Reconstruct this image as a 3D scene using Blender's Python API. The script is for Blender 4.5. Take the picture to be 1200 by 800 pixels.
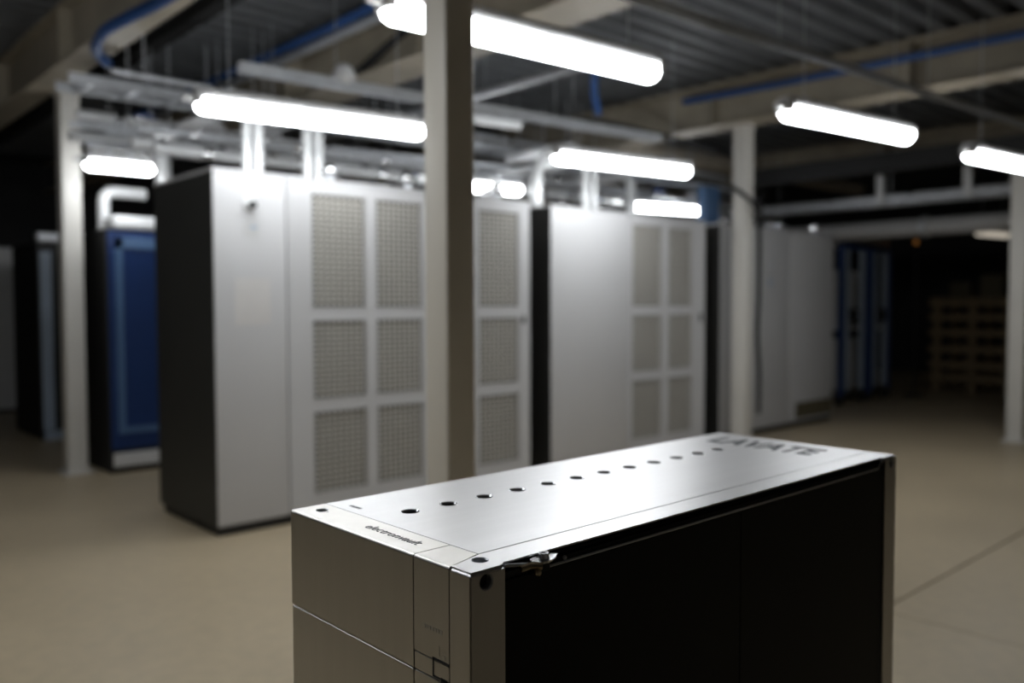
import bpy, bmesh, math, random
from mathutils import Vector, Matrix
random.seed(7)
for o in list(bpy.data.objects): bpy.data.objects.remove(o, do_unlink=True)
S = bpy.context.scene
COL = S.collection

# ------------------------------------------------------------------ camera
# world axes: X runs along the cabinet row, Y across it, Z up; metres
cam_d = bpy.data.cameras.new('camera'); cam = bpy.data.objects.new('camera', cam_d); COL.objects.link(cam)
right = Vector((0.73698, -0.67591, -0.00299)); up = Vector((0.03119, 0.02958, 0.99908)); fwd = Vector((0.67520, 0.73639, -0.04284))
right.normalize(); fwd.normalize(); up = right.cross(fwd); up.normalize()
m = Matrix.Identity(4)
for i in range(3):
    m[i][0] = right[i]; m[i][1] = up[i]; m[i][2] = -fwd[i]
m[2][3] = 1.385
cam.matrix_world = m
cam_d.sensor_width = 36; cam_d.lens = 996.92 / 1200 * 36; cam_d.clip_start = 0.05; cam_d.clip_end = 80
cam_d.dof.use_dof = True; cam_d.dof.focus_distance = 1.02; cam_d.dof.aperture_fstop = 2.5
S.camera = cam

# ------------------------------------------------------------------ world, exposure
w = bpy.data.worlds.new('world'); S.world = w; w.use_nodes = True
w.node_tree.nodes['Background'].inputs[0].default_value = (0.5, 0.52, 0.55, 1)
w.node_tree.nodes['Background'].inputs[1].default_value = 0.01
S.view_settings.view_transform = 'Standard'; S.view_settings.look = 'None'
S.view_settings.exposure = 0.0; S.view_settings.gamma = 1.0; S.view_settings.use_curve_mapping = False
LAMP = 25.0      # radiance of the tube diffusers

# ------------------------------------------------------------------ materials
MATS = {}
def mat(name, col, rough=0.5, metal=0.0, var=0.08, scale=6.0, bump=0.0, bscale=60.0, emit=None, aniso=0.0, spec=0.5, stretch=None):
    if name in MATS: return MATS[name]
    m = bpy.data.materials.new(name); m.use_nodes = True; nt = m.node_tree; N = nt.nodes; b = N['Principled BSDF']
    b.inputs['Roughness'].default_value = rough; b.inputs['Metallic'].default_value = metal
    b.inputs['Specular IOR Level'].default_value = spec
    if aniso: b.inputs['Anisotropic'].default_value = aniso
    tc = N.new('ShaderNodeTexCoord'); mp = N.new('ShaderNodeMapping'); nt.links.new(tc.outputs['Object'], mp.inputs[0])
    if stretch: mp.inputs['Scale'].default_value = stretch
    nz = N.new('ShaderNodeTexNoise'); nz.inputs['Scale'].default_value = scale; nz.inputs['Detail'].default_value = 4
    nt.links.new(mp.outputs[0], nz.inputs['Vector'])
    rp = N.new('ShaderNodeValToRGB')
    rp.color_ramp.elements[0].position = 0.3; rp.color_ramp.elements[1].position = 0.7
    c = Vector(col)
    rp.color_ramp.elements[0].color = (*(c * (1 - var)), 1); rp.color_ramp.elements[1].color = (*[min(1, x) for x in c * (1 + var)], 1)
    nt.links.new(nz.outputs['Fac'], rp.inputs[0]); nt.links.new(rp.outputs[0], b.inputs['Base Color'])
    if bump:
        n2 = N.new('ShaderNodeTexNoise'); n2.inputs['Scale'].default_value = bscale; n2.inputs['Detail'].default_value = 5
        nt.links.new(mp.outputs[0], n2.inputs['Vector'])
        bp = N.new('ShaderNodeBump'); bp.inputs['Strength'].default_value = bump; bp.inputs['Distance'].default_value = 0.002
        nt.links.new(n2.outputs['Fac'], bp.inputs['Height']); nt.links.new(bp.outputs[0], b.inputs['Normal'])
    if emit:
        b.inputs['Emission Color'].default_value = (*emit[0], 1); b.inputs['Emission Strength'].default_value = emit[1]
    MATS[name] = m; return m

def floor_mat():
    m = mat('concrete_floor', (0.52, 0.425, 0.285), 0.42, 0, 0.10, 0.7, 0.12, 9)
    nt = m.node_tree; N = nt.nodes; b = N['Principled BSDF']
    rp = [n for n in N if n.type == 'VALTORGB'][0]; mp = [n for n in N if n.type == 'MAPPING'][0]
    n3 = N.new('ShaderNodeTexNoise'); n3.inputs['Scale'].default_value = 14; n3.inputs['Detail'].default_value = 8
    nt.links.new(mp.outputs[0], n3.inputs['Vector'])
    mx = N.new('ShaderNodeMix'); mx.data_type = 'RGBA'; mx.blend_type = 'MULTIPLY'; mx.inputs['Factor'].default_value = 0.35
    nt.links.new(rp.outputs[0], mx.inputs['A']); nt.links.new(n3.outputs['Fac'], mx.inputs['B'])
    nt.links.new(mx.outputs['Result'], b.inputs['Base Color'])
    mr = N.new('ShaderNodeMapRange'); mr.inputs['To Min'].default_value = 0.34; mr.inputs['To Max'].default_value = 0.55
    nt.links.new(n3.outputs['Fac'], mr.inputs['Value']); nt.links.new(mr.outputs['Result'], b.inputs['Roughness'])
    return m
M_FLOOR = floor_mat()
M_JOINT = mat('joint_dirt', (0.24, 0.19, 0.13), 0.9)
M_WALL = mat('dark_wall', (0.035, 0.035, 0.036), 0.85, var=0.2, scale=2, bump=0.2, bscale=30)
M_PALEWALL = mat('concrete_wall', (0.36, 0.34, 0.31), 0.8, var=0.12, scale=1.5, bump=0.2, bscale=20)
M_DECK = mat('galvanised_deck', (0.23, 0.24, 0.255), 0.5, 0.25, 0.16, 3, 0.05, 20)
M_BEAM = mat('beam_paint', (0.36, 0.32, 0.25), 0.55, 0, 0.15, 3, 0.1, 40)
M_COLM = mat('column_paint', (0.70, 0.68, 0.64), 0.42, 0, 0.03, 3, 0.06, 60)
M_WHITE = mat('cabinet_white', (0.54, 0.54, 0.55), 0.36, 0.0, 0.02, 2)
M_FRAME = mat('frame_white', (0.54, 0.54, 0.54), 0.4, 0.0, 0.02, 2)
M_WIRE = mat('grille_wire', (0.44, 0.425, 0.39), 0.5, 0.0, 0.03, 5)
M_BEHIND = mat('filter_grey', (0.045, 0.042, 0.035), 0.9, 0, 0.12, 6, 0.2, 60)
M_DARK = mat('dark_grey_side', (0.028, 0.028, 0.026), 0.5, 0, 0.08, 3)
M_BLACK = mat('black_plastic', (0.012, 0.012, 0.012), 0.55, 0, 0.1)
M_RUBBER = mat('black_rubber', (0.015, 0.015, 0.016), 0.7)
M_PANEL = mat('black_side_panel', (0.0075, 0.0075, 0.0075), 0.55, 0, 0.1, 8, spec=0.25)
M_ALU = mat('brushed_aluminium', (0.67, 0.665, 0.67), 0.37, 1.0, 0.03, 40, 0.03, 160, stretch=(0.06, 1, 1))
M_ALUF = mat('brushed_front', (0.70, 0.68, 0.65), 0.38, 1.0, 0.03, 40, 0.03, 160, stretch=(1, 1, 0.06))
M_CHROME = mat('bright_zinc', (0.85, 0.86, 0.88), 0.16, 1.0, 0.02)
M_BRASS = mat('yellow_zinc', (0.72, 0.60, 0.42), 0.28, 1.0, 0.04)
M_STEEL = mat('galvanised_steel', (0.60, 0.62, 0.65), 0.36, 0.5, 0.12, 14)
M_PIPE = mat('white_pipe', (0.78, 0.79, 0.80), 0.3, 0.15, 0.03)
M_INSUL = mat('tan_insulation', (0.52, 0.46, 0.37), 0.6, 0, 0.1, 5)
M_HOUS = mat('lamp_housing', (0.50, 0.50, 0.50), 0.45, 0, 0.03)
M_BLUE = mat('blue_door', (0.012, 0.04, 0.15), 0.38, 0, 0.05)
M_BLUEL = mat('blue_frame', (0.09, 0.17, 0.32), 0.35, 0, 0.05)
M_BCABLE = mat('blue_cable', (0.02, 0.07, 0.22), 0.5, 0, 0.05)
M_PALE = mat('pale_blue_grey', (0.38, 0.45, 0.55), 0.4, 0, 0.05)
M_WOOD = mat('pallet_wood', (0.24, 0.175, 0.10), 0.75, 0, 0.25, 8, 0.3, 30, stretch=(1, 6, 6))
M_INK = mat('grey_print', (0.06, 0.065, 0.075), 0.6)
M_INKL = mat('pale_print', (0.78, 0.76, 0.72), 0.5, 0.6)
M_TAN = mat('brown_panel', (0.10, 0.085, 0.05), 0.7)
M_PAPER = mat('paper_sheet', (0.60, 0.585, 0.575), 0.7, 0, 0.02)
M_TUBE = mat('tube_diffuser', (0.9, 0.9, 0.9), 0.4, 0, 0.0, emit=((0.95, 0.98, 1.0), LAMP))
M_TUBEFAR = mat('dim_tube', (0.8, 0.75, 0.65), 0.4, 0, 0.0, emit=((1.0, 0.9, 0.75), 0.5))
M_LED = mat('amber_led', (0.5, 0.2, 0.05), 0.4, 0, 0.0, emit=((1.0, 0.42, 0.1), 0.12))

# ------------------------------------------------------------------ helpers
def link(name, me, m, parent=None):
    o = bpy.data.objects.new(name, me); COL.objects.link(o)
    if m is not None and len(me.materials) == 0: me.materials.append(m)
    if parent is not None: o.parent = parent
    return o
def tag(o, label, cat, group=None):
    o['label'] = label; o['category'] = cat
    if group: o['group'] = group
    return o
def thing(name, label, cat, loc=(0, 0, 0), group=None):
    o = bpy.data.objects.new(name, None); COL.objects.link(o); o.location = loc; o.empty_display_size = 0.1
    return tag(o, label, cat, group)
def struct(o): o['kind'] = 'structure'; return o

class MB:
    """collects shapes in a bmesh; build() links them as ONE mesh object"""
    def __init__(s): s.bm = bmesh.new()
    def box(s, x0, x1, y0, y1, z0, z1, bev=0, seg=2):
        g = bmesh.ops.create_cube(s.bm, size=1)['verts']
        for v in g:
            v.co = Vector(((x0 + x1) / 2 + v.co.x * (x1 - x0), (y0 + y1) / 2 + v.co.y * (y1 - y0), (z0 + z1) / 2 + v.co.z * (z1 - z0)))
        if bev:
            es = list({e for v in g for e in v.link_edges})
            bmesh.ops.bevel(s.bm, geom=es, offset=bev, segments=seg, profile=0.5, affect='EDGES')
        return s
    def cyl(s, p, q, r, n=16, r2=None, cap=True):
        p, q = Vector(p), Vector(q); d = q - p
        g = bmesh.ops.create_cone(s.bm, cap_ends=cap, segments=n, radius1=r, radius2=r if r2 is None else r2, depth=d.length)['verts']
        R = d.to_track_quat('Z', 'Y').to_matrix().to_4x4(); R.translation = (p + q) / 2
        bmesh.ops.transform(s.bm, matrix=R, verts=g); return s
    def ball(s, c, r, n=16):
        g = bmesh.ops.create_uvsphere(s.bm, u_segments=n, v_segments=n // 2, radius=r)['verts']
        bmesh.ops.translate(s.bm, vec=Vector(c), verts=g); return s
    def ring(s, pts):
        return [s.bm.verts.new(p) for p in pts]
    def bridge(s, a, b):
        n = len(a)
        for i in range(n): s.bm.faces.new((a[i], a[(i + 1) % n], b[(i + 1) % n], b[i]))
    def tube(s, pts, r, n=10, cap=True):
        pts = [Vector(p) for p in pts]; prev = None; nrm = None
        for i, p in enumerate(pts):
            t = (pts[min(i + 1, len(pts) - 1)] - pts[max(i - 1, 0)]).normalized()
            if nrm is None:
                nrm = t.orthogonal().normalized()
            nrm = (nrm - t * nrm.dot(t)).normalized(); b = t.cross(nrm)
            ring = s.ring([p + r * (math.cos(2 * math.pi * k / n) * nrm + math.sin(2 * math.pi * k / n) * b) for k in range(n)])
            if prev: s.bridge(prev, ring)
            elif cap: s.bm.faces.new(ring[::-1])
            prev = ring
        if cap: s.bm.faces.new(prev)
        return s
    def prism(s, prof, axis, a, b):
        """closed 2-D profile pushed along an axis"""
        def P(q, t):
            return (t, q[0], q[1]) if axis == 0 else ((q[0], t, q[1]) if axis == 1 else (q[0], q[1], t))
        A = s.ring([P(q, a) for q in prof]); B = s.ring([P(q, b) for q in prof])
        s.bridge(A, B); s.bm.faces.new(A[::-1]); s.bm.faces.new(B); return s
    def build(s, name, m, parent=None, smooth=False, loc=None):
        bmesh.ops.recalc_face_normals(s.bm, faces=s.bm.faces[:])
        me = bpy.data.meshes.new(name); s.bm.to_mesh(me); s.bm.free()
        if smooth:
            for p in me.polygons: p.use_smooth = True
            try: me.set_sharp_from_angle(angle=math.radians(40))
            except Exception: pass
        o = link(name, me, m, parent)
        if loc is not None: o.location = loc
        return o
def arc_path(pts, rad, n=6):
    """polyline with rounded corners"""
    pts = [Vector(p) for p in pts]; out = [pts[0]]
    for i in range(1, len(pts) - 1):
        a, b, c = pts[i - 1], pts[i], pts[i + 1]
        d1 = (a - b).normalized(); d2 = (c - b).normalized()
        r = min(rad, (a - b).length * 0.45, (c - b).length * 0.45)
        p, q = b + d1 * r, b + d2 * r
        for k in range(n + 1):
            t = k / n; out.append((1 - t) ** 2 * p + 2 * t * (1 - t) * b + t * t * q)
    out.append(pts[-1]); return out
def spline(pts, n=8):
    pts = [Vector(p) for p in pts]; out = []
    P = [pts[0] * 2 - pts[1]] + pts + [pts[-1] * 2 - pts[-2]]
    for i in range(1, len(P) - 2):
        for k in range(n):
            t = k / n; a, b, c, d = P[i - 1], P[i], P[i + 1], P[i + 2]
            out.append(0.5 * ((2 * b) + (c - a) * t + (2 * a - 5 * b + 4 * c - d) * t * t + (3 * b - a - 3 * c + d) * t ** 3))
    out.append(pts[-1]); return out
def cut(o, cutter_mb):
    """real holes: boolean difference, baked into the mesh"""
    c = cutter_mb.build('cutter', None)
    c.parent = o.parent; c.location = o.location; c.rotation_euler = o.rotation_euler; bpy.context.view_layer.update()
    md = o.modifiers.new('b', 'BOOLEAN'); md.operation = 'DIFFERENCE'; md.object = c; md.solver = 'EXACT'
    dg = bpy.context.evaluated_depsgraph_get(); dg.update()
    me = bpy.data.meshes.new_from_object(o.evaluated_get(dg))
    o.modifiers.clear(); old = o.data; nm = old.name; o.data = me
    bpy.data.meshes.remove(old); me.name = nm
    cm = c.data; bpy.data.objects.remove(c); bpy.data.meshes.remove(cm)
def text_mesh(name, body, size, m, parent, org, xdir, ydir, extrude=0.0002, sx=1.0, shear=0.0, spacing=1.0, off=0.0):
    cu = bpy.data.curves.new(name, 'FONT'); cu.body = body; cu.size = size; cu.extrude = extrude; cu.shear = shear; cu.space_character = spacing; cu.offset = off
    t = bpy.data.objects.new('t', cu); COL.objects.link(t)
    dg = bpy.context.evaluated_depsgraph_get(); dg.update()
    me = bpy.data.meshes.new_from_object(t.evaluated_get(dg)); bpy.data.objects.remove(t); bpy.data.curves.remove(cu)
    X = Vector(xdir); Y = Vector(ydir); Zv = X.cross(Y)
    for v in me.vertices: v.co = Vector(org) + X * v.co.x * sx + Y * v.co.y + Zv * v.co.z
    me.materials.clear()
    return link(name, me, m, parent)

# ------------------------------------------------------------------ room
UX0, UX1, VY0, VY1, ZC = -7.0, 18.0, -7.0, 15.0, 3.55
floor = struct(MB().box(UX0, UX1, VY0, VY1, -0.2, -0.006).build('floor', M_JOINT))
g = 0.006
JV = 1.67
MB().box(UX0, UX1, JV + g, VY1, -0.006, 0).build('floor_slab', M_FLOOR, floor)
MB().box(3.8 + 0.003, UX1, VY0, JV - g, -0.006, 0).build('floor_slab', M_FLOOR, floor)
MB().box(UX0, 3.8 - 0.003, VY0, JV - g, -0.006, 0).build('floor_slab', M_FLOOR, floor)
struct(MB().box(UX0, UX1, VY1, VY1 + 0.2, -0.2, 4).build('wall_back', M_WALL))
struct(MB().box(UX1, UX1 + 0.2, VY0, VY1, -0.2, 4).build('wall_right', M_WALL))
struct(MB().box(UX0 - 0.2, UX0, VY0, VY1, -0.2, 4).build('wall_left', M_PALEWALL))
struct(MB().box(UX0, UX1, VY0 - 0.2, VY0, -0.2, 4).build('wall_front', M_PALEWALL))
ceil = struct(MB().box(UX0, UX1, VY0, VY1, ZC + 0.09, ZC + 0.3).build('ceiling', M_WALL))
# trapezoidal deck sheets, ribs along X
PITCH = 0.21
def deck_sheet_mesh(nr):
    prof = []
    for i in range(nr):
        y = i * PITCH
        prof += [(y, 0.075), (y + 0.035, 0.0), (y + 0.125, 0.0), (y + 0.16, 0.075)]
    prof.append((nr * PITCH, 0.075))
    bm = bmesh.new()
    A = [bm.verts.new((UX0, p[0], p[1])) for p in prof]; B = [bm.verts.new((UX1, p[0], p[1])) for p in prof]
    for i in range(len(prof) - 1): bm.faces.new((A[i], A[i + 1], B[i + 1], B[i]))
    ext = bmesh.ops.solidify(bm, geom=bm.faces[:], thickness=0.004)
    bmesh.ops.recalc_face_normals(bm, faces=bm.faces[:])
    me = bpy.data.meshes.new('deck_sheet'); bm.to_mesh(me); bm.free(); me.materials.append(M_DECK); return me
dm = deck_sheet_mesh(5)
y = VY0
while y < VY1 - 1.0:
    o = link('deck_sheet', dm, None, ceil); o.location = (0, y, ZC + 0.003); y += 5 * PITCH

# I-beams along Y
def ibeam(name, u, zb, h, wd, label, y0, y1, flange=0.018):
    t = thing(name, label, 'beam', (u, y0, zb))
    L = y1 - y0
    MB().box(-0.012, 0.012, 0, L, flange, h - flange).build('web', M_BEAM, t)
    MB().box(-wd / 2, wd / 2, 0, L, 0, flange, 0.003).build('lower_flange', M_BEAM, t)
    MB().box(-wd / 2, wd / 2, 0, L, h - flange, h, 0.003).build('upper_flange', M_BEAM, t)
    st = None
    for k in range(3, int(L / 1.9)):
        if st is None:
            st = MB().box(-wd / 2 + 0.01, -0.012, -0.006, 0.006, flange, h - flange).build('stiffener', M_BEAM, t, loc=(0, k * 1.9, 0))
        else:
            c = st.copy(); COL.objects.link(c); c.parent = t; c.location = (0, k * 1.9, 0)
    return t
ibeam('steel_beam', 1.90, 3.13, ZC - 3.13, 0.22, 'tan steel I-beam carrying a blue cable, leftmost overhead beam', -6.5, 14.5)
ibeam('steel_beam', 3.76, 3.13, ZC - 3.13, 0.36, 'tan steel I-beam crossing behind the central column under the roof deck', -6.5, 14.5)
ibeam('steel_beam', 7.30, 3.13, ZC - 3.13, 0.30, 'tan steel I-beam resting on the column before the third white cabinet', -6.5, 14.5)
ibeam('steel_beam', 11.2, 3.13, ZC - 3.13, 0.30, 'far tan steel I-beam above the blue racks, in deep shade', -6.5, 14.5)
tag(MB().box(2.50, 2.62, -6.5, 14.5, 3.45, ZC, 0.004).build('ceiling_channel', M_BLACK), 'black steel channel running overhead beside the leftmost tan beam', 'channel')

tag(MB().box(9.40, 9.56, -6.5, 5.9, 2.85, 3.05, 0.004).build('ceiling_channel', M_BLACK), 'black steel header on top of the right column', 'channel')
M_CREAM = mat('cream_column_paint', (0.84, 0.79, 0.70), 0.42, 0, 0.03, 3, 0.06, 60)
# columns
def column(u, v, wd, zt, label, M_COLM=M_COLM):
    t = thing('steel_column', label, 'column', (u, v, 0))
    MB().box(-wd / 2, wd / 2, -wd / 2, wd / 2, 0.012, zt - 0.012, 0.010, 3).build('shaft', M_COLM, t, True)
    MB().box(-wd * .75, wd * .75, -wd * .75, wd * .75, 0, 0.012).build('base_plate', M_COLM, t)
    MB().box(-wd * .65, wd * .65, -wd * .65, wd * .65, zt - 0.012, zt).build('top_plate', M_COLM, t)
    b0 = None
    for sx in (-1, 1):
        for sy in (-1, 1):
            p = (sx * wd * .64, sy * wd * .64, 0.012)
            if b0 is None: b0 = MB().cyl((0, 0, 0), (0, 0, 0.012), 0.011, 6).build('anchor_bolt', M_STEEL, t, loc=p)
            else:
                c = b0.copy(); COL.objects.link(c); c.parent = t; c.location = p
    return t
column(1.823, 2.302, 0.125, 3.13, 'cream square steel column rising right behind the silver battery cabinet', M_CREAM)
column(2.08, 7.65, 0.15, 3.13, 'white square column beside the blue cabinet on the left')
column(9.48, 2.844, 0.15, 2.85, 'grey square column standing alone at the right edge')
column(7.36, 4.66, 0.15, 3.13, 'pale square column standing before the third white cabinet')

# ------------------------------------------------------------------ tube lamps
def lamp(p, q, label, wd=0.115, mtube=None, z_top=None):
    p, q = Vector(p), Vector(q); d = q - p; L = d.length; a = math.atan2(d.y, d.x)
    t = thing('tube_lamp', label, 'lamp', p, 'tube lamps under the roof'); t.rotation_euler = (0, -math.asin(d.z / L), a)
    # diffuser: rounded U-section with domed ends
    mb = MB(); n = 14; secs = [(0.0, 0.55), (0.012, 0.82), (0.035, 1.0), (L - 0.035, 1.0), (L - 0.012, 0.82), (L, 0.55)]
    prev = None
    for x, k in secs:
        r = mb.ring([(x, wd / 2 * k * math.cos(math.pi - 0.3 + (math.pi + 0.6) * i / (n - 1)), wd * 0.52 * k * math.sin(math.pi - 0.3 + (math.pi + 0.6) * i / (n - 1))) for i in range(n)])
        if prev: mb.bridge(prev, r)
        else: mb.bm.faces.new(r)
        prev = r
    mb.bm.faces.new(prev)
    mb.build('diffuser', mtube or M_TUBE, t, True)
    MB().box(-0.01, L + 0.01, -wd * .40, wd * .40, 0.0175, 0.08, 0.012).build('housing', M_HOUS, t, True)
    for x in (-0.012, L - 0.026):
        MB().box(x, x + 0.038, -wd * .53, wd * .53, -0.012, 0.05, 0.01).build('end_cap', M_HOUS, t, True)
    for x in (0.16, L - 0.20):
        MB().box(x, x + 0.04, -wd * .30, wd * .30, 0.08, 0.092, 0.003).build('bracket', M_STEEL, t)
        MB().cyl((x + .02, 0, 0.08), (x + .02, 0, ZC + 0.004 - p.z), 0.0035, 6).build('hanger_rod', M_STEEL, t)
    MB().cyl((-0.012, 0, 0.02), (-0.07, 0, 0.02), 0.02, 12).build('cable_gland', M_PIPE, t, True)
    return t
lamp((1.83, 2.70, 2.50), (3.30, 2.58, 2.50), 'glowing tube lamp passing behind the central column, largest in view')
lamp((1.91, 4.64, 2.50), (3.30, 4.44, 2.50), 'glowing tube lamp hanging before the grilled cabinet nearest the left')
lamp((4.56, 4.50, 2.50), (5.94, 4.29, 2.50), 'glowing tube lamp above the top of the middle white cabinet')
lamp((7.44, 6.18, 2.50), (8.53, 5.92, 2.50), 'glowing tube lamp half hidden behind the middle cabinet top')
lamp((4.50, 2.585, 2.50), (5.80, 2.42, 2.50), 'glowing tube lamp under the beam right of the pale column')
lamp((6.80, 2.40, 2.50), (8.20, 2.25, 2.50), 'glowing tube lamp cut off by the right edge of the photo')
lamp((2.05, 7.13, 2.50), (2.56, 7.09, 2.50), 'small glowing tube lamp above the blue cabinet on the left')
# the front row goes on to the left of the view
lamp((-0.33, 2.76, 2.50), (1.08, 2.66, 2.50), 'tube lamp of the front row, just out of view to the left')
lamp((-0.62, 4.98, 2.50), (0.78, 4.84, 2.50), 'tube lamp of the second row, just out of view to the left')
lamp((4.78, 6.17, 2.50), (5.66, 6.04, 2.50), 'short glowing lamp seen between the central column and the thick riser')
lamp((15.05, 5.15, 2.55), (16.3, 5.1, 2.57), 'dim far tube lamp beside the right column above the wooden rack', mtube=M_TUBEFAR)

# strut channels the lamps hang from
def strut(p, q, label, wd=0.041):
    p, q = Vector(p), Vector(q); d = q - p; L = d.length
    t = thing('strut_channel', label, 'channel', p); t.rotation_euler = (0, 0, math.atan2(d.y, d.x))
    h = wd
    MB().box(0, L, -h / 2, h / 2, h - 0.003, h).build('channel_back', M_STEEL, t)
    for s in (-1, 1): MB().box(0, L, s * h / 2 - (0.003 if s > 0 else 0), s * h / 2 + (0.003 if s < 0 else 0), 0, h).build('channel_side', M_STEEL, t)
    k = 0.6; r0 = None
    while k < L:
        if r0 is None: r0 = MB().cyl((0, 0, 0), (0, 0, ZC + .005 - p.z - h), 0.0035, 6).build('hanger_rod', M_STEEL, t, loc=(k, 0, h))
        else:
            c = r0.copy(); COL.objects.link(c); c.parent = t; c.location = (k, 0, h)
        k += 1.75
strut((-5, 3.10, 2.80), (9.2, 2.22, 2.80), 'grey strut channel above the front row of tube lamps')
strut((2.15, 4.62, 2.70), (5.6, 4.33, 2.70), 'grey strut channel above the lamps before the white cabinets', 0.06)
strut((1.95, 7.14, 2.762), (9.2, 5.86, 2.762), 'grey strut channel above the lamps behind the cabinet row')

# ------------------------------------------------------------------ foreground battery cabinet
bat = thing('battery_cabinet', 'silver metal battery cabinet with black side in the foreground', 'cabinet', (0.568, 0.686, 0))
# local axes: x along its length from the near corner, y across
LX, LY, H = 1.045, 0.392, 1.10
T = 0.004; G = 0.0009
yS2, yS3, xS1, zS = 0.051, 0.1025, 0.0545, 0.967
# inner core (hidden frame, seen as dark seams)
MB().box(0.006, LX - 0.006, 0.016, LY - 0.005, 0.05, H - 0.008).build('inner_frame', M_BLACK, bat)
# main top plate with its row of holes
top = MB().box(xS1 + G, LX, yS2 + G, LY, H - 0.006, H, 0.0009, 2).build('top_plate', M_ALU, bat)
holes = [(0.116 + 0.0672 * i, 0.2695 - 0.00025 * i) for i in range(12)]
c = MB()
for hx, hy in holes: c.cyl((hx, hy, H - 0.02), (hx, hy, H + 0.01), 0.0128, 32)
core = [o for o in bat.children if o.name.startswith('inner_frame')][0]
cut(top, c)
c = MB()
for hx, hy in holes: c.cyl((hx, hy, H - 0.035), (hx, hy, H + 0.01), 0.0132, 24)
cut(core, c)
def cup(r, depth):
    mb = MB(); n = 32
    R = lambda rr, z: mb.ring([(rr * math.cos(2 * math.pi * k / n), rr * math.sin(2 * math.pi * k / n), z) for k in range(n)])
    a = R(r, 0.0003); b = R(r - 0.0016, -0.0012); d = R(r - 0.0016, -depth); mb.bridge(a, b); mb.bridge(b, d); mb.bm.faces.new(d)
    return mb
r0 = s0 = None
for hx, hy in holes:
    if r0 is None:
        r0 = cup(0.0130, 0.0022).build('hole_chamfer', M_CHROME, bat, True, loc=(hx, hy, H)); bmx = bmesh.new(); bmx.from_mesh(r0.data); bmx.faces.ensure_lookup_table()
        bmesh.ops.delete(bmx, geom=[f for f in bmx.faces if len(f.verts) > 4], context='FACES_ONLY'); bmx.to_mesh(r0.data); bmx.free()
        w0 = MB().cyl((0, 0, -0.022), (0, 0, -0.0021), 0.0121, 24, cap=False).build('bolt_well', M_DARK, bat, True, loc=(hx, hy, H))
        mb = MB(); mb.cyl((0, 0, -0.02), (0, 0, -0.0075), 0.0088, 24); s0 = mb.build('bolt_head', M_BLACK, bat, True, loc=(hx, hy, H))
        c = MB(); c.cyl((0, 0, -0.012), (0, 0, 0.0), 0.0042, 6); cut(s0, c)
    else:
        for q in (r0, s0, w0):
            k = q.copy(); COL.objects.link(k); k.parent = bat; k.location = (hx, hy, H)
# folded front panels: vertical face plus a strip of the top
def folded(y0, y1, z0, z1, name, m=M_ALUF, topx=xS1):
    prof = [(0, z0)] + [(0.004 - 0.004 * math.cos(a * math.pi / 8), z1 - 0.004 + 0.004 * math.sin(a * math.pi / 8)) for a in range(5)] + [(topx - G, z1), (topx - G, z1 - T), (0.006, z1 - T), (0.006, z0)]
    mb = MB(); mb.prism(prof, 1, y0, y1)
    return mb.build(name, m, bat)
fp = folded(yS3 + G, LY, zS + G, H, 'front_panel_upper', M_ALUF)
c = MB(); c.cyl((0.031, 0.3605, H - 0.03), (0.031, 0.3605, H + .01), 0.0088, 28); cut(fp, c)
cup(0.009, 0.012).build('corner_recess', M_STEEL, bat, True, loc=(0.031, 0.3605, H))
MB().cyl((0.031, 0.3455, H - 0.002), (0.031, 0.3455, H + 0.0001), 0.0016, 10).build('pin_hole', M_BLACK, bat)
mb = MB(); mb.prism([(0.004, 0.0362 + G), (0.004, yS3 - G), (xS1 - G, yS3 - G), (xS1 - G, yS2 + G)], 2, H - T, H)
mb.prism([(0, 0.0362 + G), (0, yS3 - G), (T, yS3 - G), (T, 0.0362 + G)], 2, 0.9885 + G, H - 0.004)
prev = None
for a in range(5):
    ring = mb.ring([(0.004 - 0.004 * math.cos(a * math.pi / 8), yy, H - 0.004 + 0.004 * math.sin(a * math.pi / 8)) for yy in (0.0362 + G, yS3 - G)])
    if prev: mb.bm.faces.new((prev[0], prev[1], ring[1], ring[0]))
    prev = ring
mb.build('narrow_panel_upper', M_ALUF, bat)
MB().box(0, T, 0.0362 + G, yS3 - G, zS + G, 0.9885 - G / 2, 0.0008).build('narrow_panel_band', M_ALUF, bat)
MB().box(0, T, 0.0362 + G, yS3 - G, 0.06, zS - G, 0.0008).build('narrow_panel_lower', M_ALUF, bat)
z = zS; first = None
for zz in (0.834, 0.701, 0.568, 0.435, 0.302, 0.169, 0.06):
    MB().box(0, T, yS3 + G, LY, zz + G, z - G, 0.0019, 3).build('front_panel', M_ALUF, bat); z = zz
# near corner post: L-section, with top rail running the whole length
def post(x0, x1, name):
    mb = MB()
    if x0 < 0.1: prof = [(0, 0), (x1, 0), (x1, 0.010), (0.010, 0.010), (0.010, 0.0362 - G), (0, 0.0362 - G)]
    else: prof = [(x0, 0), (x1, 0), (x1, 0.0362), (x1 - 0.010, 0.0362), (x1 - 0.010, 0.010), (x0, 0.010)]
    mb.prism(prof, 2, 0.05, H - T - (0.0005))
    es = [e for e in mb.bm.edges if abs(e.verts[0].co.z - e.verts[1].co.z) > 0.5 and abs(e.verts[0].co.y) < 1e-5 and (abs(e.verts[0].co.x) < 1e-5 or abs(e.verts[0].co.x - LX) < 1e-5)]
    bmesh.ops.bevel(mb.bm, geom=es, offset=0.0016, segments=2, affect='EDGES')
    return mb.build(name, M_ALUF, bat)
pn = post(0, 0.0495, 'corner_post'); pf = post(LX - 0.047, LX, 'corner_post')
c = MB(); c.cyl((0.0225, -0.02, 1.0872), (0.0225, 0.02, 1.0872), 0.0096, 28); cut(pn, c)
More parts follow.
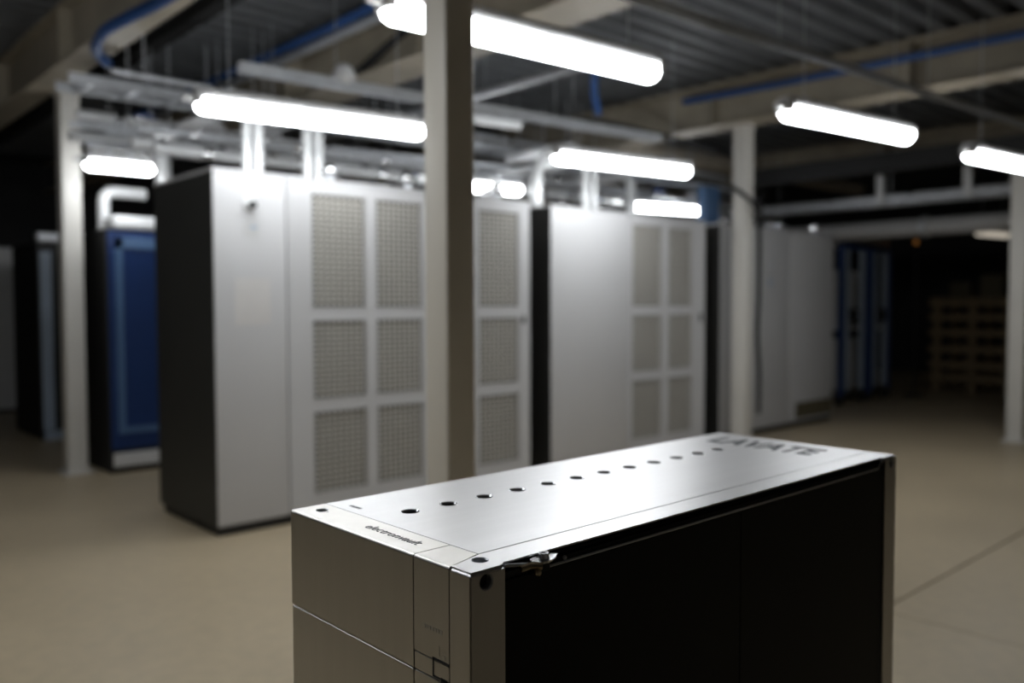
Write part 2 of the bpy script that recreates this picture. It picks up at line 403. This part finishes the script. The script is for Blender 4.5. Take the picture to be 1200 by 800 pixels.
k = cup(0.0098, 0.009).build('post_recess', M_STEEL, bat, True, loc=(0.0225, 0, 1.0872)); k.rotation_euler = (math.radians(90), 0, 0)
MB().cyl((0.0225, 0.0085, 1.0872), (0.0225, 0.012, 1.0872), 0.0085, 20).build('recess_floor', M_BLACK, bat)
c = MB(); c.cyl((LX - .0225, -0.02, 1.0872), (LX - .0225, 0.02, 1.0872), 0.0096, 28); cut(pf, c)
k = cup(0.0098, 0.009).build('post_recess', M_STEEL, bat, True, loc=(LX - .0225, 0, 1.0872)); k.rotation_euler = (math.radians(90), 0, 0)
# rail: wide at the posts, set back between them
prof = [(0, 0), (0.0495, 0), (0.052, 0.012), (LX - 0.05, 0.012), (LX - 0.047, 0), (LX, 0), (LX, yS2 - G), (xS1, yS2 - G), (0.0, 0.0362 - G)]
mb = MB(); mb.prism(prof, 2, H - T, H)
es = [e for e in mb.bm.edges if abs(e.verts[0].co.z - H) < 1e-5 and abs(e.verts[1].co.z - H) < 1e-5 and max(e.verts[0].co.y, e.verts[1].co.y) < 0.02 or (abs(e.verts[0].co.x) < 1e-6 and abs(e.verts[1].co.x) < 1e-6 and abs(e.verts[0].co.z - H) < 1e-5 and abs(e.verts[1].co.z - H) < 1e-5)]
bmesh.ops.bevel(mb.bm, geom=es, offset=0.0032, segments=3, affect='EDGES')
rail = mb.build('top_rail', M_ALU, bat)
c = MB(); c.cyl((0.041, 0.0322, H - 0.03), (0.041, 0.0322, H + .01), 0.0098, 28); cut(rail, c)
cup(0.0100, 0.010).build('corner_recess', M_STEEL, bat, True, loc=(0.041, 0.0322, H))
MB().cyl((0.041, 0.0322, H - 0.012), (0.041, 0.0322, H - 0.0095), 0.0085, 20).build('recess_floor', M_TAN, bat)
# black side panels with rolled upper lip
MB().box(0.0505, 0.519, 0.002, 0.009, 0.06, 1.081, 0.0012).build('side_panel', M_PANEL, bat)
MB().box(0.5205, LX - 0.048, 0.002, 0.009, 0.06, 1.081, 0.0012).build('side_panel', M_PANEL, bat)
mb = MB(); mb.tube(arc_path([(0.105, 0.0025, 1.083), (LX - 0.068, 0.0025, 1.083), (LX - 0.054, 0.004, 1.096)], 0.01), 0.0017, 8)
mb.build('panel_lip', M_STEEL, bat, True)
mb = MB(); mb.tube(arc_path([(0.0505, 0.002, 1.0985), (0.078, -0.001, 1.0945), (0.112, 0.001, 1.084)], 0.008), 0.0022, 8)
mb.build('seal_edge', M_STEEL, bat, True)
MB().box(0.055, LX - 0.055, 0.006, 0.016, 1.081, 1.089).build('slot_floor', M_BLACK, bat)
# latch: chrome three-cornered washer, bolt, brass clip
lt = MB()
pr = [(0.088, -0.010), (0.098, -0.016), (0.118, -0.011), (0.132, 0.001), (0.122, 0.008), (0.096, 0.008), (0.087, 0.000)]
lt.prism(pr, 2, 1.0945, 1.0968)
es = [e for e in lt.bm.edges if abs(e.verts[0].co.z - e.verts[1].co.z) > 0.001]
bmesh.ops.bevel(lt.bm, geom=es, offset=0.003, segments=3, affect='EDGES')
latch = lt.build('latch_plate', M_CHROME, bat, True)
MB().cyl((0.1065, -0.003, 1.0968), (0.1065, -0.003, 1.1030), 0.0068, 20, 0.0060).build('latch_bolt', M_CHROME, latch, True)
MB().cyl((0.1065, -0.003, 1.1030), (0.1065, -0.003, 1.1034), 0.0030, 6).build('bolt_socket', M_BLACK, latch)
MB().box(0.092, 0.116, -0.004, 0.004, 1.081, 1.0945, 0.001).build('latch_stem', M_BLACK, latch)
mb = MB(); mb.tube(arc_path([(0.070, -0.003, 1.0915), (0.084, -0.006, 1.0935), (0.094, -0.013, 1.092)], 0.004), 0.0040, 8); mb.ball((0.088, -0.012, 1.0860), 0.0045, 12)
mb.build('latch_clip', M_BRASS, latch, True)
MB().ball((0.145, 0.001, 1.0885), 0.0028, 10).build('rivet', M_STEEL, bat, True)
# back, far end, base
MB().box(0.006, LX - 0.006, LY - 0.005, LY, 0.06, H - 0.0065).build('rear_panel', M_ALUF, bat)
MB().box(LX - 0.005, LX, 0.0372, LY, 0.06, H - 0.0065).build('end_panel', M_ALUF, bat)
MB().box(0.0, LX, 0.0, LY, 0.03, 0.0595, 0.002).build('base_frame', M_BLACK, bat)
f0 = None
for x in (0.06, LX - 0.06):
    for yy in (0.05, LY - 0.05):
        if f0 is None: f0 = MB().cyl((0, 0, 0), (0, 0, 0.03), 0.025, 16, 0.02).build('foot', M_RUBBER, bat, loc=(x, yy, 0))
        else:
            k = f0.copy(); COL.objects.link(k); k.parent = bat; k.location = (x, yy, 0)
# print on the box (reads from its front end)
XD, YD = (0, -1, 0), (1, 0, 0)
text_mesh('lettering', 'electronvault', 0.0215, M_INK, bat, (0.0235, 0.244, H + 0.00025), XD, YD, shear=0.12, off=-0.0003)
mb = MB(); x = 0.357
for wdt in (0.004, 0.002, 0.004, 0.004, 0.002, 0.003): mb.box(0.0715, 0.0775, x - wdt, x, H - 0.0002, H + 0.0002); x -= wdt + 0.0016
mb.build('tiny_print', M_INK, bat)
text_mesh('maker_logo', 'LAVATE', 0.105, M_INK, bat, (0.925, 0.345, H + 0.00025), XD, YD, sx=0.63, off=0.0024)
mb = MB(); x = 0.085
for wdt in (0.005, 0.003, 0.004, 0.004, 0.004, 0.003, 0.005): mb.box(-0.0004, 0.0002, x - wdt, x, 1.0205, 1.0255); x -= wdt + 0.0014
mb.build('faint_print', M_INKL, bat)
mb = MB()
mb.box(-0.0004, 0.0003, 0.0645, 0.0668, 0.969, 0.9915); mb.box(-0.0004, 0.0003, 0.0368, 0.0668, 0.9895, 0.9915); mb.box(-0.0004, 0.0003, 0.0368, 0.0668, 0.969, 0.9712)
mb.box(-0.0004, 0.0003, 0.040, 0.052, 0.962, 0.972)
mb.build('socket_symbol', M_INK, bat)
mb = MB(); mb.box(-0.0004, 0.0003, 0.0540, 0.0558, 0.995, 1.007); mb.box(-0.0004, 0.0003, 0.0440, 0.0490, 0.9935, 0.9985); mb.build('arrow_symbol', M_INKL, bat)

# ------------------------------------------------------------------ white cabinets
VF = 4.89; CD = 0.93; CH = 2.20
def grille(parent, x0, x1, z0, z1, yf):
    """framed opening with a wire lattice and a filter behind it"""
    fr = 0.004
    mb = MB()
    mb.box(x0 - fr, x0, yf - 0.004, yf + 0.03, z0 - fr, z1 + fr); mb.box(x1, x1 + fr, yf - 0.004, yf + 0.03, z0 - fr, z1 + fr)
    mb.box(x0, x1, yf - 0.004, yf + 0.03, z0 - fr, z0); mb.box(x0, x1, yf - 0.004, yf + 0.03, z1, z1 + fr)
    fo = mb.build('grille_frame', M_FRAME, parent)
    mb = MB()
    nv = max(3, round((x1 - x0) / 0.043)); nh = round((z1 - z0) / 0.034)
    for i in range(1, nv):
        x = x0 + (x1 - x0) * i / nv; mb.box(x - 0.009, x + 0.009, yf + 0.006, yf + 0.010, z0, z1)
    for i in range(1, nh):
        zz = z0 + (z1 - z0) * i / nh; mb.box(x0, x1, yf + 0.0062, yf + 0.0098, zz - 0.007, zz + 0.007)
    k = mb.build('wire_lattice', M_WIRE, fo); k['kind'] = 'stuff'
    MB().box(x0, x1, yf + 0.04, yf + 0.05, z0, z1).build('filter_mat', M_BEHIND, fo)
def panelled(parent, xs, holes_x, rows, yf=0.0):
    """front skin built from strips around the grille openings"""
    pass
ROWS = [(0.165, 0.700), (0.778, 1.292), (1.372, 2.105)]
def cabinet(u0, u1, label, doors, cols):
    t = thing('white_cabinet', label, 'cabinet', (u0, VF, 0))
    W = u1 - u0
    MB().box(0.02, W - 0.02, 0.02, CD - 0.02, 0, 0.055).build('plinth', M_BLACK, t)
    MB().box(0, 0.012, 0.006, CD, 0.055, CH - 0.02, 0.003).build('side_panel', M_DARK, t)
    MB().box(W - 0.012, W, 0.006, CD, 0.055, CH - 0.02, 0.003).build('side_panel', M_DARK, t)
    MB().box(0.012, W - 0.012, CD - 0.015, CD, 0.055, CH - 0.02).build('rear_panel', M_WHITE, t)
    MB().box(0, W, 0.0, CD, CH - 0.02, CH, 0.004).build('roof_panel', M_WHITE, t)
    MB().box(0.012, W - 0.012, 0.08, CD - 0.015, 0.055, CH - 0.02).build('inner_body', M_BEHIND, t)
    for (a, b) in doors:
        d = MB().box(a - u0 + 0.003, b - u0 - 0.003, 0.0, 0.03, 0.06, CH - 0.024, 0.008, 3).build('door', M_WHITE, t, True)
    if cols:
        a = doors[-1][1] + 0.004 - u0
        b = W - 0.003
        xs = [a] + [v for cc in cols for v in (cc[0] - u0, cc[1] - u0)] + [b]
        z = 0.06
        for i in range(0, len(xs), 2): MB().box(xs[i], xs[i + 1], 0, 0.03, 0.06, CH - 0.024, 0.002).build('front_mullion', M_WHITE, t)
        zs = [0.06] + [v for r in ROWS for v in r] + [CH - 0.024]
        for cc in cols:
            for j in range(0, len(zs), 2): MB().box(cc[0] - u0, cc[1] - u0, 0.0005, 0.0295, zs[j], zs[j + 1]).build('front_rail', M_WHITE, t)
            for (z0, z1) in ROWS: grille(t, cc[0] - u0 + 0.004, cc[1] - u0 - 0.004, z0 + 0.004, z1 - 0.004, 0.0)
    return t
c1 = cabinet(2.10, 4.68, 'large white cabinet with four columns of wire grilles, nearest on the left', [(2.10, 2.573)],
             [(2.75, 3.154), (3.235, 3.622), (3.70, 4.07), (4.145, 4.557)])
kn = MB().cyl((0.235, 0.0, 2.005), (0.235, -0.012, 2.005), 0.052, 28, 0.046).build('knob_plate', M_PIPE, c1, True)
MB().cyl((0.235, -0.012, 1.992), (0.235, -0.05, 1.992), 0.020, 20, 0.024).build('knob', M_DARK, kn, True)
MB().box(0.195, 0.285, -0.0015, 0.0005, 1.80, 1.88, 0.0005).build('sticker', M_FRAME, c1)
MB().box(0.235, 0.275, -0.0022, -0.001, 1.85, 1.87).build('sticker_mark', M_PALE, c1)
MB().box(0.13, 0.36, -0.0012, 0.0005, 1.27, 1.55).build('notice_sheet', M_PAPER, c1)
MB().box(2.492, 2.512, -0.02, 0.0, 1.24, 1.30, 0.004).build('latch_handle', M_DARK, c1)
c2 = cabinet(4.916, 7.06, 'white cabinet with one plain door and two grille columns, in the middle', [(4.916, 5.90)], [(5.945, 6.38), (6.47, 6.85)])
MB().box(2.05, 2.07, -0.02, 0.0, 1.22, 1.30, 0.004).build('latch_handle', M_DARK, c2)
c3 = cabinet(7.325, 9.68, 'white cabinet with plain flat doors behind the pale column', [(7.325, 7.62), (7.62, 8.69), (8.69, 9.675)], [])
MB().box(1.50, 2.33, -0.004, 0.002, 0.09, 0.27, 0.001).build('low_brown_panel', M_TAN, c3)  # flat brown panel low on the right door
MB().cyl((0.93, 0, 1.80), (0.93, -0.02, 1.80), 0.035, 20).build('knob', M_STEEL, c3, True)
MB().box(0.90, 0.97, -0.003, 0.0, 1.58, 1.66).build('sticker', M_PALE, c3)
mb = MB()
for k in range(4): mb.box(0.70, 1.10, -0.006, 0.0, 0.62 - k * .03, 0.63 - k * .03)
mb.build('louvre', M_FRAME, c3)

# blue cabinet at the left
bc = thing('blue_cabinet', 'blue fronted equipment cabinet with black side beside the left column', 'cabinet', (2.27, 7.36, 0))
MB().box(0, 1.6, 0.025, 0.75, 0.0, 2.02, 0.004).build('body', M_BLACK, bc)
MB().box(0.01, 1.59, 0.0, 0.025, 0.20, 2.00, 0.004).build('door', M_BLUE, bc)
fr = MB(); fr.box(0.06, 0.12, -0.012, 0.0, 0.33, 1.95); fr.box(0.06, 1.5, -0.012, 0.0, 1.86, 1.95); fr.box(1.44, 1.5, -0.012, 0.0, 0.33, 1.86); fr.box(0.12, 1.44, -0.012, 0.0, 0.33, 0.38)
fr.build('door_frame', M_BLUEL, bc)
MB().box(0.02, 1.58, -0.01, 0.025, 0.055, 0.165, 0.008).build('kick_plate', M_PIPE, bc)
MB().box(0.05, 1.5, -0.02, 0.25, 2.02, 2.13, 0.025, 3).build('header', M_PIPE, bc, True)

# black cabinets further left
for (u, v, wd, hh, lab) in ((2.33, 9.75, 1.5, 2.05, 'black cabinet with a pale blue edge strip, behind the left column'),):
    t = thing('black_cabinet', lab, 'cabinet', (u, v, 0))
    MB().box(0, wd, 0.0, 1.05, 0.0, hh, 0.006).build('body', M_BLACK, t)
    MB().box(0.02, 0.13, -0.015, 0.0, 0.10, hh - 0.10, 0.004).build('edge_strip', M_PALE, t)
    MB().box(0.15, wd - .02, -0.012, 0.0, 0.10, hh - 0.08, 0.004).build('door', M_BLACK, t)
    MB().box(0.0, 0.30, -0.03, 0.1, hh, hh + 0.10, 0.02).build('header', M_STEEL, t)
    MB().box(0.03, 0.25, -0.03, 0.0, 0.0, 0.09).build('kick_plate', M_PALE, t)
t = thing('far_cabinet', 'dim grey cabinet at the far left edge of the photo', 'cabinet', (2.15, 12.6, 0))
MB().box(0, 0.78, 0, 0.8, 0.05, 2.15, 0.01).build('body', M_HOUS, t)
MB().box(0.03, 0.75, -0.012, 0, 0.5, 2.1, 0.004).build('door', M_HOUS, t)
MB().box(0.03, 0.75, -0.012, 0, 0.1, 0.46, 0.004).build('drawer', M_HOUS, t)
MB().box(0.02, 0.76, 0.02, 0.78, 0, 0.05).build('plinth', M_BLACK, t)

# blue racks at the right, on castors
def rack(u, v, wd, label, hh=2.2):
    t = thing('blue_rack', label, 'rack', (u, v, 0))
    p0 = None
    for x in (0, wd - 0.07):
        for yy in (0, 0.63):
            if p0 is None: p0 = MB().box(0, 0.07, 0, 0.07, 0.12, hh, 0.004).build('upright', M_BLUE, t, loc=(x, yy, 0))
            else:
                k = p0.copy(); COL.objects.link(k); k.parent = t; k.location = (x, yy, 0)
    MB().box(0.07, wd - 0.07, 0, 0.05, hh - 0.07, hh, 0.003).build('top_rail', M_BLUE, t)
    MB().box(0.07, wd - 0.07, 0, 0.05, 0.12, 0.20, 0.003).build('bottom_rail', M_DARK, t)
    MB().box(0.07, wd - 0.07, 0.02, 0.6, 1.02, 1.07).build('shelf', M_STEEL, t)
    MB().box(0.07, wd - 0.07, 0.60, 0.63, 0.2, hh - 0.07).build('back_sheet', M_DARK, t)
    for x in (0.10, wd - 0.22):
        MB().box(x, x + 0.12, 0.01, 0.04, 0.2, hh - 0.07, 0.003).build('cover_strip', M_PALE, t)
    MB().box(0.22, wd - 0.24, 0.1, 0.55, 1.07, 1.85, 0.01).build('module', M_HOUS, t)
    MB().box(0.22, wd - 0.24, 0.1, 0.55, 0.2, 0.9, 0.01).build('module', M_HOUS, t)
    MB().box(0.20, 0.38, -0.05, 0.1, 1.14, 1.32, 0.01).build('control_box', M_BLACK, t)
    MB().box(-0.02, wd + 0.02, 0.05, 0.65, hh, hh + 0.14, 0.02).build('hood', M_STEEL, t)
    q0 = None
    for x in (0.05, wd - 0.05):
        for yy in (0.06, 0.62):
            if q0 is None:
                q0 = MB().cyl((-0.02, 0, 0.06), (0.02, 0, 0.06), 0.06, 16).box(-0.03, 0.03, -0.03, 0.03, 0.1, 0.12).build('castor', M_RUBBER, t, loc=(x, yy, 0))
            else:
                k = q0.copy(); COL.objects.link(k); k.parent = t; k.location = (x, yy, 0)
rack(11.05, 5.45, 0.78, 'blue rack on castors with pale cover strips, next to the last white cabinet')
rack(11.90, 5.45, 0.66, 'blue rack on castors standing in shade nearer the wooden rack')

# wooden slatted rack
t = thing('wooden_rack', 'wooden slatted rack in the dark corner beside the right column', 'rack', (14.0, 5.47, 0)); t.rotation_euler = (0, 0, -math.pi / 2)
b0 = p0 = None
for x in (0.06, 0.58, 1.08):
    for yy in (0, 0.72):
        if p0 is None: p0 = MB().box(0, 0.10, 0, 0.08, 0, 1.46).build('post', M_WOOD, t, loc=(x, yy, 0))
        else:
            k = p0.copy(); COL.objects.link(k); k.parent = t; k.location = (x, yy, 0)
for zz in (1.34, 1.12, 0.88, 0.62, 0.38, 0.18):
    for yy in (-0.025, 0.80):
        if b0 is None: b0 = MB().box(0, 1.24, 0, 0.025, 0, 0.105).build('board', M_WOOD, t, loc=(0, yy, zz))
        else:
            k = b0.copy(); COL.objects.link(k); k.parent = t; k.location = (0, yy, zz)
MB().box(0, 1.24, 0, 0.8, 1.46, 1.485).build('top_board', M_WOOD, t)
for (x, wd, hh, lab) in ((4.95, 0.30, 0.24, 'dark carton on the wooden rack, left of the two'), (4.5, 0.24, 0.34, 'brown carton on the wooden rack, right of the two')):
    k = thing('carton', lab, 'box', (14.2, x, 1.485))
    MB().box(0, wd, 0, 0.3, 0, hh, 0.004).build('body', M_TAN, k); MB().box(0, wd, 0.13, 0.17, hh, hh + 0.001).build('tape', M_INSUL, k)
t = thing('beacon_lamp', 'slim pole with a tiny amber beacon right of the blue racks', 'lamp', (13.02, 5.3, 0))
MB().cyl((0, 0, 0), (0, 0, 0.03), 0.14, 20).build('base', M_BLACK, t); MB().cyl((0, 0, 0.03), (0, 0, 2.27), 0.02, 10).build('pole', M_BLACK, t); MB().cyl((0, 0, 2.27), (0, 0, 2.34), 0.03, 14, 0.022).build('lens', M_LED, t, True)

# ------------------------------------------------------------------ overhead services
def tray(p, q, label, wd=0.3, h=0.06, rod=True, m=M_STEEL):
    p, q = Vector(p), Vector(q); d = q - p; L = d.length
    t = thing('cable_tray', label, 'cable tray', p); t.rotation_euler = (0, 0, math.atan2(d.y, d.x))
    for s in (-1, 1): MB().box(0, L, s * wd / 2 - .004, s * wd / 2 + .004, 0, h, 0.001).build('side_rail', m, t)
    r0 = None; k = 0.15
    while k < L:
        if r0 is None: r0 = MB().box(-0.018, 0.018, -wd / 2 + .004, wd / 2 - .004, 0.0, 0.012).build('rung', m, t, loc=(k, 0, 0))
        else:
            c = r0.copy(); COL.objects.link(c); c.parent = t; c.location = (k, 0, 0)
        k += 0.3
    if rod:
        k = 0.5; r0 = None
        while k < L:
            for s in (-1, 1):
                if r0 is None: r0 = MB().cyl((0, 0, 0), (0, 0, ZC + .005 - p.z - .03), 0.007, 8).build('hanger_rod', m, t, loc=(k, s * (wd / 2 + 0.017), 0.03))
                else:
                    c = r0.copy(); COL.objects.link(c); c.parent = t; c.location = (k, s * (wd / 2 + 0.017), 0.03)
            k += 2.2
    return t
def pipe(path, r, label, m=M_STEEL, name='service_pipe', fit=None, cat='pipe', rad=0.12, rings=0.9):
    pts = arc_path(path, rad) if len(path) > 2 else [Vector(p) for p in path]
    t = thing(name, label, cat, path[0])
    o = Vector(path[0])
    MB().tube([p - o for p in pts], r, 14).build('pipe_run', m, t, True)
    if rings:
        # couplings along straight stretches
        for a, b in zip(path[:-1], path[1:]):
            a, b = Vector(a), Vector(b); L = (b - a).length; n = int(L / rings); dr = (b - a).normalized()
            for i in range(n):
                cpt = a + dr * (L * (i + 0.5) / max(n, 1)) - o
                MB().cyl(cpt - dr * 0.035, cpt + dr * 0.035, r * 1.22, 14).build('coupling', fit or M_CHROME, t, True)
    Lh = max(zip(path[:-1], path[1:]), key=lambda s: (Vector(s[1]) - Vector(s[0])).length)
    a, b = Vector(Lh[0]), Vector(Lh[1])
    if abs(a.z - b.z) < 1e-3 and (b - a).length > 2.5:
        n = max(1, int((b - a).length / 3.4)); h0 = None
        for i in range(n):
            cpt = a + (b - a) * ((i + 0.28) / n) - o + Vector((0, 0, r))
            if h0 is None: h0 = MB().cyl((0, 0, -0.004), (0, 0, ZC + .005 - a.z - r), 0.0035, 6).build('hanger_rod', M_STEEL, t, loc=cpt)
            else:
                k = h0.copy(); COL.objects.link(k); k.parent = t; k.location = cpt
    return t
tray((1.75, 6.55, 2.92), (9.6, 6.55, 2.92), 'upper galvanised cable tray running over the cabinet row', 0.32, 0.07)
tray((2.25, 7.45, 2.72), (9.6, 7.45, 2.72), 'lower galvanised cable tray behind the cabinet row', 0.40, 0.08, rod=True)
t = tray((10.6, 2.0, 2.60), (10.6, 8.8, 2.60), 'galvanised tray hanging across the right end of the room', 0.30, 0.10, True)
for k in (1.68, 2.68): MB().box(k - 0.045, k + 0.045, 0.155, 0.195, 0.0, 0.36, 0.004).build('bracket', M_PIPE, t)
pipe([(1.9, 6.95, 2.66), (9.4, 6.95, 2.66)], 0.045, 'bright metal pipe just below the lower cable tray', M_PIPE, fit=M_CHROME)
pipe([(1.95, 6.75, 2.58), (9.2, 6.75, 2.58)], 0.030, 'thin shiny pipe running behind the cabinet tops', M_STEEL)
pipe([(2.15, 5.95, 2.46), (4.35, 5.95, 2.46)], 0.040, 'white pipe running close behind the cabinet roofs', M_PIPE, rings=0.55)
pipe([(2.1, 6.15, 2.62), (9.5, 6.15, 2.62)], 0.028, 'slim grey pipe above the pipe behind the cabinet roofs', M_STEEL, rings=0.75)
pipe([(2.0, 6.3, 3.02), (9.5, 6.3, 3.02)], 0.022, 'slim conduit running beside the upper cable tray', M_STEEL, rings=1.4)
pipe([(4.6, 3.9, 3.12), (4.6, 9.0, 3.12)], 0.035, 'grey conduit crossing under the deck right of the central column', M_STEEL, rings=0)
pipe([(7.5, 6.9, 3.36), (11.0, 6.9, 3.36)], 0.12, 'tan insulated duct between the third and the far beam', M_INSUL, rings=0)
pipe([(11.4, 6.9, 3.38), (14.5, 6.9, 3.38)], 0.12, 'tan insulated duct beyond the far beam right of the pale column', M_INSUL, rings=0)
pipe([(5.2, 7.95, 2.95), (12.5, 7.95, 2.95)], 0.14, 'large tan insulated duct near the rear of the room', M_INSUL, rings=0)
pipe([(10.85, 1.5, 2.33), (10.85, 9.0, 2.33)], 0.11, 'thick grey pipe below the hanging tray at the right', M_HOUS, rings=1.7, fit=M_STEEL)
pipe([(10.6, 1.8, 2.682), (10.6, 9.0, 2.682)], 0.055, 'grey pipe lying along the tray at the right', M_STEEL, rings=1.0)
# risers on the cabinet roofs
for (u, v, r, lab) in ((2.50, 5.28, 0.030, 'white riser pipe on the first cabinet, left one of the pair'), (2.58, 5.28, 0.036, 'white riser pipe on the first cabinet, right one of the left pair'),
                       (2.98, 5.35, 0.036, 'white riser pipe above the first grille column, left one'), (3.07, 5.35, 0.036, 'white riser pipe above the first grille column, right one'),
                       (5.78, 5.30, 0.034, 'white riser pipe on the middle cabinet, left one of the pair'), (5.90, 5.30, 0.034, 'white riser pipe on the middle cabinet, right one of the pair')):
    pipe([(u, v, CH), (u, v, 2.72), (u, 6.88, 2.72)], r, lab, M_PIPE, 'riser_pipe', rings=0)
    
pipe([(5.15, 5.30, CH), (5.15, 5.30, 2.62), (5.65, 5.30, 2.82), (5.65, 6.2, 2.82)], 0.055, 'thick white riser pipe bending over the gap between cabinets', M_PIPE, 'riser_pipe', rings=0, rad=0.18)
pipe([(6.785, 5.60, CH), (6.785, 5.60, 2.705), (6.785, 6.88, 2.705)], 0.052, 'white riser pipe beside the lamp behind the middle cabinet', M_PIPE, 'riser_pipe', rings=0)
# white pipes on the blue cabinet
pipe([(2.36, 7.70, 2.021), (2.36, 7.70, 2.36), (2.70, 7.70, 2.36)], 0.05, 'white elbow pipe on top of the blue cabinet', M_PIPE, 'riser_pipe', rings=0, rad=0.1)
pipe([(2.80, 7.52, 2.131), (2.80, 7.52, 2.70)], 0.07, 'stout white pipe on the blue cabinet header', M_PIPE, 'riser_pipe', rings=0)
# roof fittings: valves and chrome caps on the cabinet roofs
fit_spots = [(2.98, 5.05, 'first cabinet above its first grille column'), (3.58, 5.0, 'first cabinet near the central column'), (4.42, 5.0, 'first cabinet right of the central column'),
             (4.55, 5.25, 'first cabinet at its right end'), (7.9, 5.25, 'third cabinet, leftmost on its roof'), (8.2, 5.1, 'third cabinet, second on its roof'),
             (8.5, 5.05, 'third cabinet, middle of its roof'), (8.9, 5.15, 'third cabinet, right part of its roof'), (9.45, 5.0, 'third cabinet at its right corner')]
for i, (u, v, lab) in enumerate(fit_spots):
    t = thing('roof_valve', 'small chrome valve on the ' + lab, 'valve', (u, v, CH), 'chrome valves on the cabinet roofs')
    MB().cyl((0, 0, 0), (0, 0, 0.05), 0.028, 14).build('stem', M_STEEL, t, True)
    MB().ball((0, 0, 0.085), 0.05, 20).build('body', M_CHROME, t, True)
    MB().cyl((-0.07, 0, 0.075), (0.07, 0, 0.075), 0.022, 14).build('union', M_CHROME, t, True)
    MB().box(-0.01, 0.09, -0.008, 0.008, 0.115, 0.125, 0.002).build('lever', M_BLUE if i % 3 else M_STEEL, t)
for (u, v, wd, hh, lab) in ((9.27, 5.45, 0.28, 0.48, 'blue control box on the third cabinet roof beside the pale column'), (2.30, 6.12, 0.5, 0.0, None)):
    if lab:
        t = thing('control_box', lab, 'box', (7.86, v, CH)); MB().box(0, wd, 0, 0.1, 0, hh, 0.01).build('body', M_BLUEL, t); MB().box(0.02, wd - .02, -0.01, 0, 0.02, hh - .02, 0.003).build('lid', M_BLUEL, t)

pipe([(4.62, 5.71, 3.0), (5.26, 5.63, 3.0)], 0.045, 'short pale pipe added for a tray reflection right of the central column', M_PIPE, rings=0)  # bright strip reflected off a tray, built as a pale pipe
t = thing('alarm_dome', 'white round alarm dome on the strut channel above the second lamp', 'alarm', (2.80, 4.565, 2.761))
MB().cyl((0, 0, 0), (0, 0, 0.03), 0.075, 24).build('base', M_PIPE, t, True)
mb = MB(); mb.ball((0, 0, 0.03), 0.068, 24); mb.build('dome', M_PIPE, t, True)
pipe([(2.15, 6.38, 2.56), (9.5, 6.38, 2.56)], 0.045, 'thick white pipe low above the cabinet roofs with many couplings', M_PIPE, rings=0.42)
pipe([(2.0, 7.12, 2.86), (9.4, 7.12, 2.86)], 0.04, 'white pipe between the two cable trays', M_PIPE, rings=0.6)
for i, (u, v, z, lab) in enumerate(((2.77, 6.38, 2.70, 'between the two pairs of risers'), (2.25, 6.38, 2.70, 'left of the pair of risers'), (3.25, 6.38, 2.70, 'above the second grille column'), (8.25, 6.38, 2.70, 'far right above the third cabinet'), (8.9, 6.38, 2.70, 'rightmost above the third cabinet'))):
    t = thing('gate_valve', 'white wheel valve on the thick pipe, ' + lab, 'valve', (u, v, z - 0.095), 'wheel valves on the thick pipe')
    MB().cyl((0, 0, 0), (0, 0, 0.10), 0.03, 14).build('bonnet', M_PIPE, t, True)
    MB().cyl((0, 0, 0.10), (0, 0, 0.15), 0.012, 10).build('stem', M_CHROME, t, True)
    MB().cyl((0, 0, 0.135), (0, 0, 0.155), 0.07, 20).build('hand_wheel', M_BLUE if i % 2 else M_PIPE, t, True)
# cables
def cable(pts, r, label, m=M_BCABLE):
    return tag(MB().tube(spline(pts, 8), r, 8).build('cable', m, None, True), label, 'cable')
cable([(1.90, 3.0, 3.095), (1.86, 4.2, 3.095), (1.83, 4.87, 3.09), (1.785, 5.29, 3.09), (1.765, 5.69, 3.09), (1.855, 6.13, 3.09), (2.0, 6.38, 3.09)], 0.035, 'blue cable drooping along the leftmost tan beam')
cable([(3.36, 4.2, 3.50), (3.36, 5.5, 3.46), (3.33, 7.0, 3.45), (3.33, 10.0, 3.47)], 0.035, 'blue cable running along the beam left of the central column')
cable([(3.46, 4.2, 3.44), (3.46, 6.2, 3.43), (3.46, 8.0, 3.43), (3.45, 10.0, 3.44)], 0.035, 'grey conduit cable beside the blue one left of the central column', M_STEEL)
cable([(3.68, 4.7, 3.50), (3.68, 5.0, 3.42), (3.66, 5.4, 3.30), (3.66, 5.8, 3.19)], 0.03, 'dark curved cable hanging on the web of the second beam', M_RUBBER)
cable([(7.12, 1.0, 3.36), (7.12, 2.2, 3.38), (7.12, 3.6, 3.39), (7.12, 4.3, 3.40), (7.12, 5.2, 3.42)], 0.035, 'blue cable clipped along the third tan beam')
cable([(5.66, 5.09, 3.54), (5.70, 5.12, 3.44), (5.78, 5.2, 3.30), (5.95, 5.3, 3.15)], 0.035, 'blue cable dropping from the deck below the largest lamp')
cable([(6.9, 1.7, 3.53), (7.0, 1.85, 3.45)], 0.02, 'short blue cable end near the top right of the deck')
cable([(5.4, 6.1, 3.10), (6.0, 5.5, 3.12), (6.6, 5.1, 3.00), (7.1, 4.8, 2.86)], 0.03, 'black cable sagging down to the pale column', M_RUBBER)
cable([(6.75, 5.0, 2.62), (7.1, 4.62, 2.50), (7.36, 4.50, 2.30), (7.47, 4.545, 2.1), (7.472, 4.545, 1.5), (7.45, 4.545, 1.1), (7.49, 4.545, 0.7), (7.49, 4.545, 0.3)], 0.022, 'black cable hanging down beside the pale column', M_RUBBER)
cable([(7.52, 4.60, 2.42), (7.9, 4.8, 2.35), (8.3, 5.3, 2.30)], 0.015, 'thin black cable from the pale column to the third cabinet', M_RUBBER)
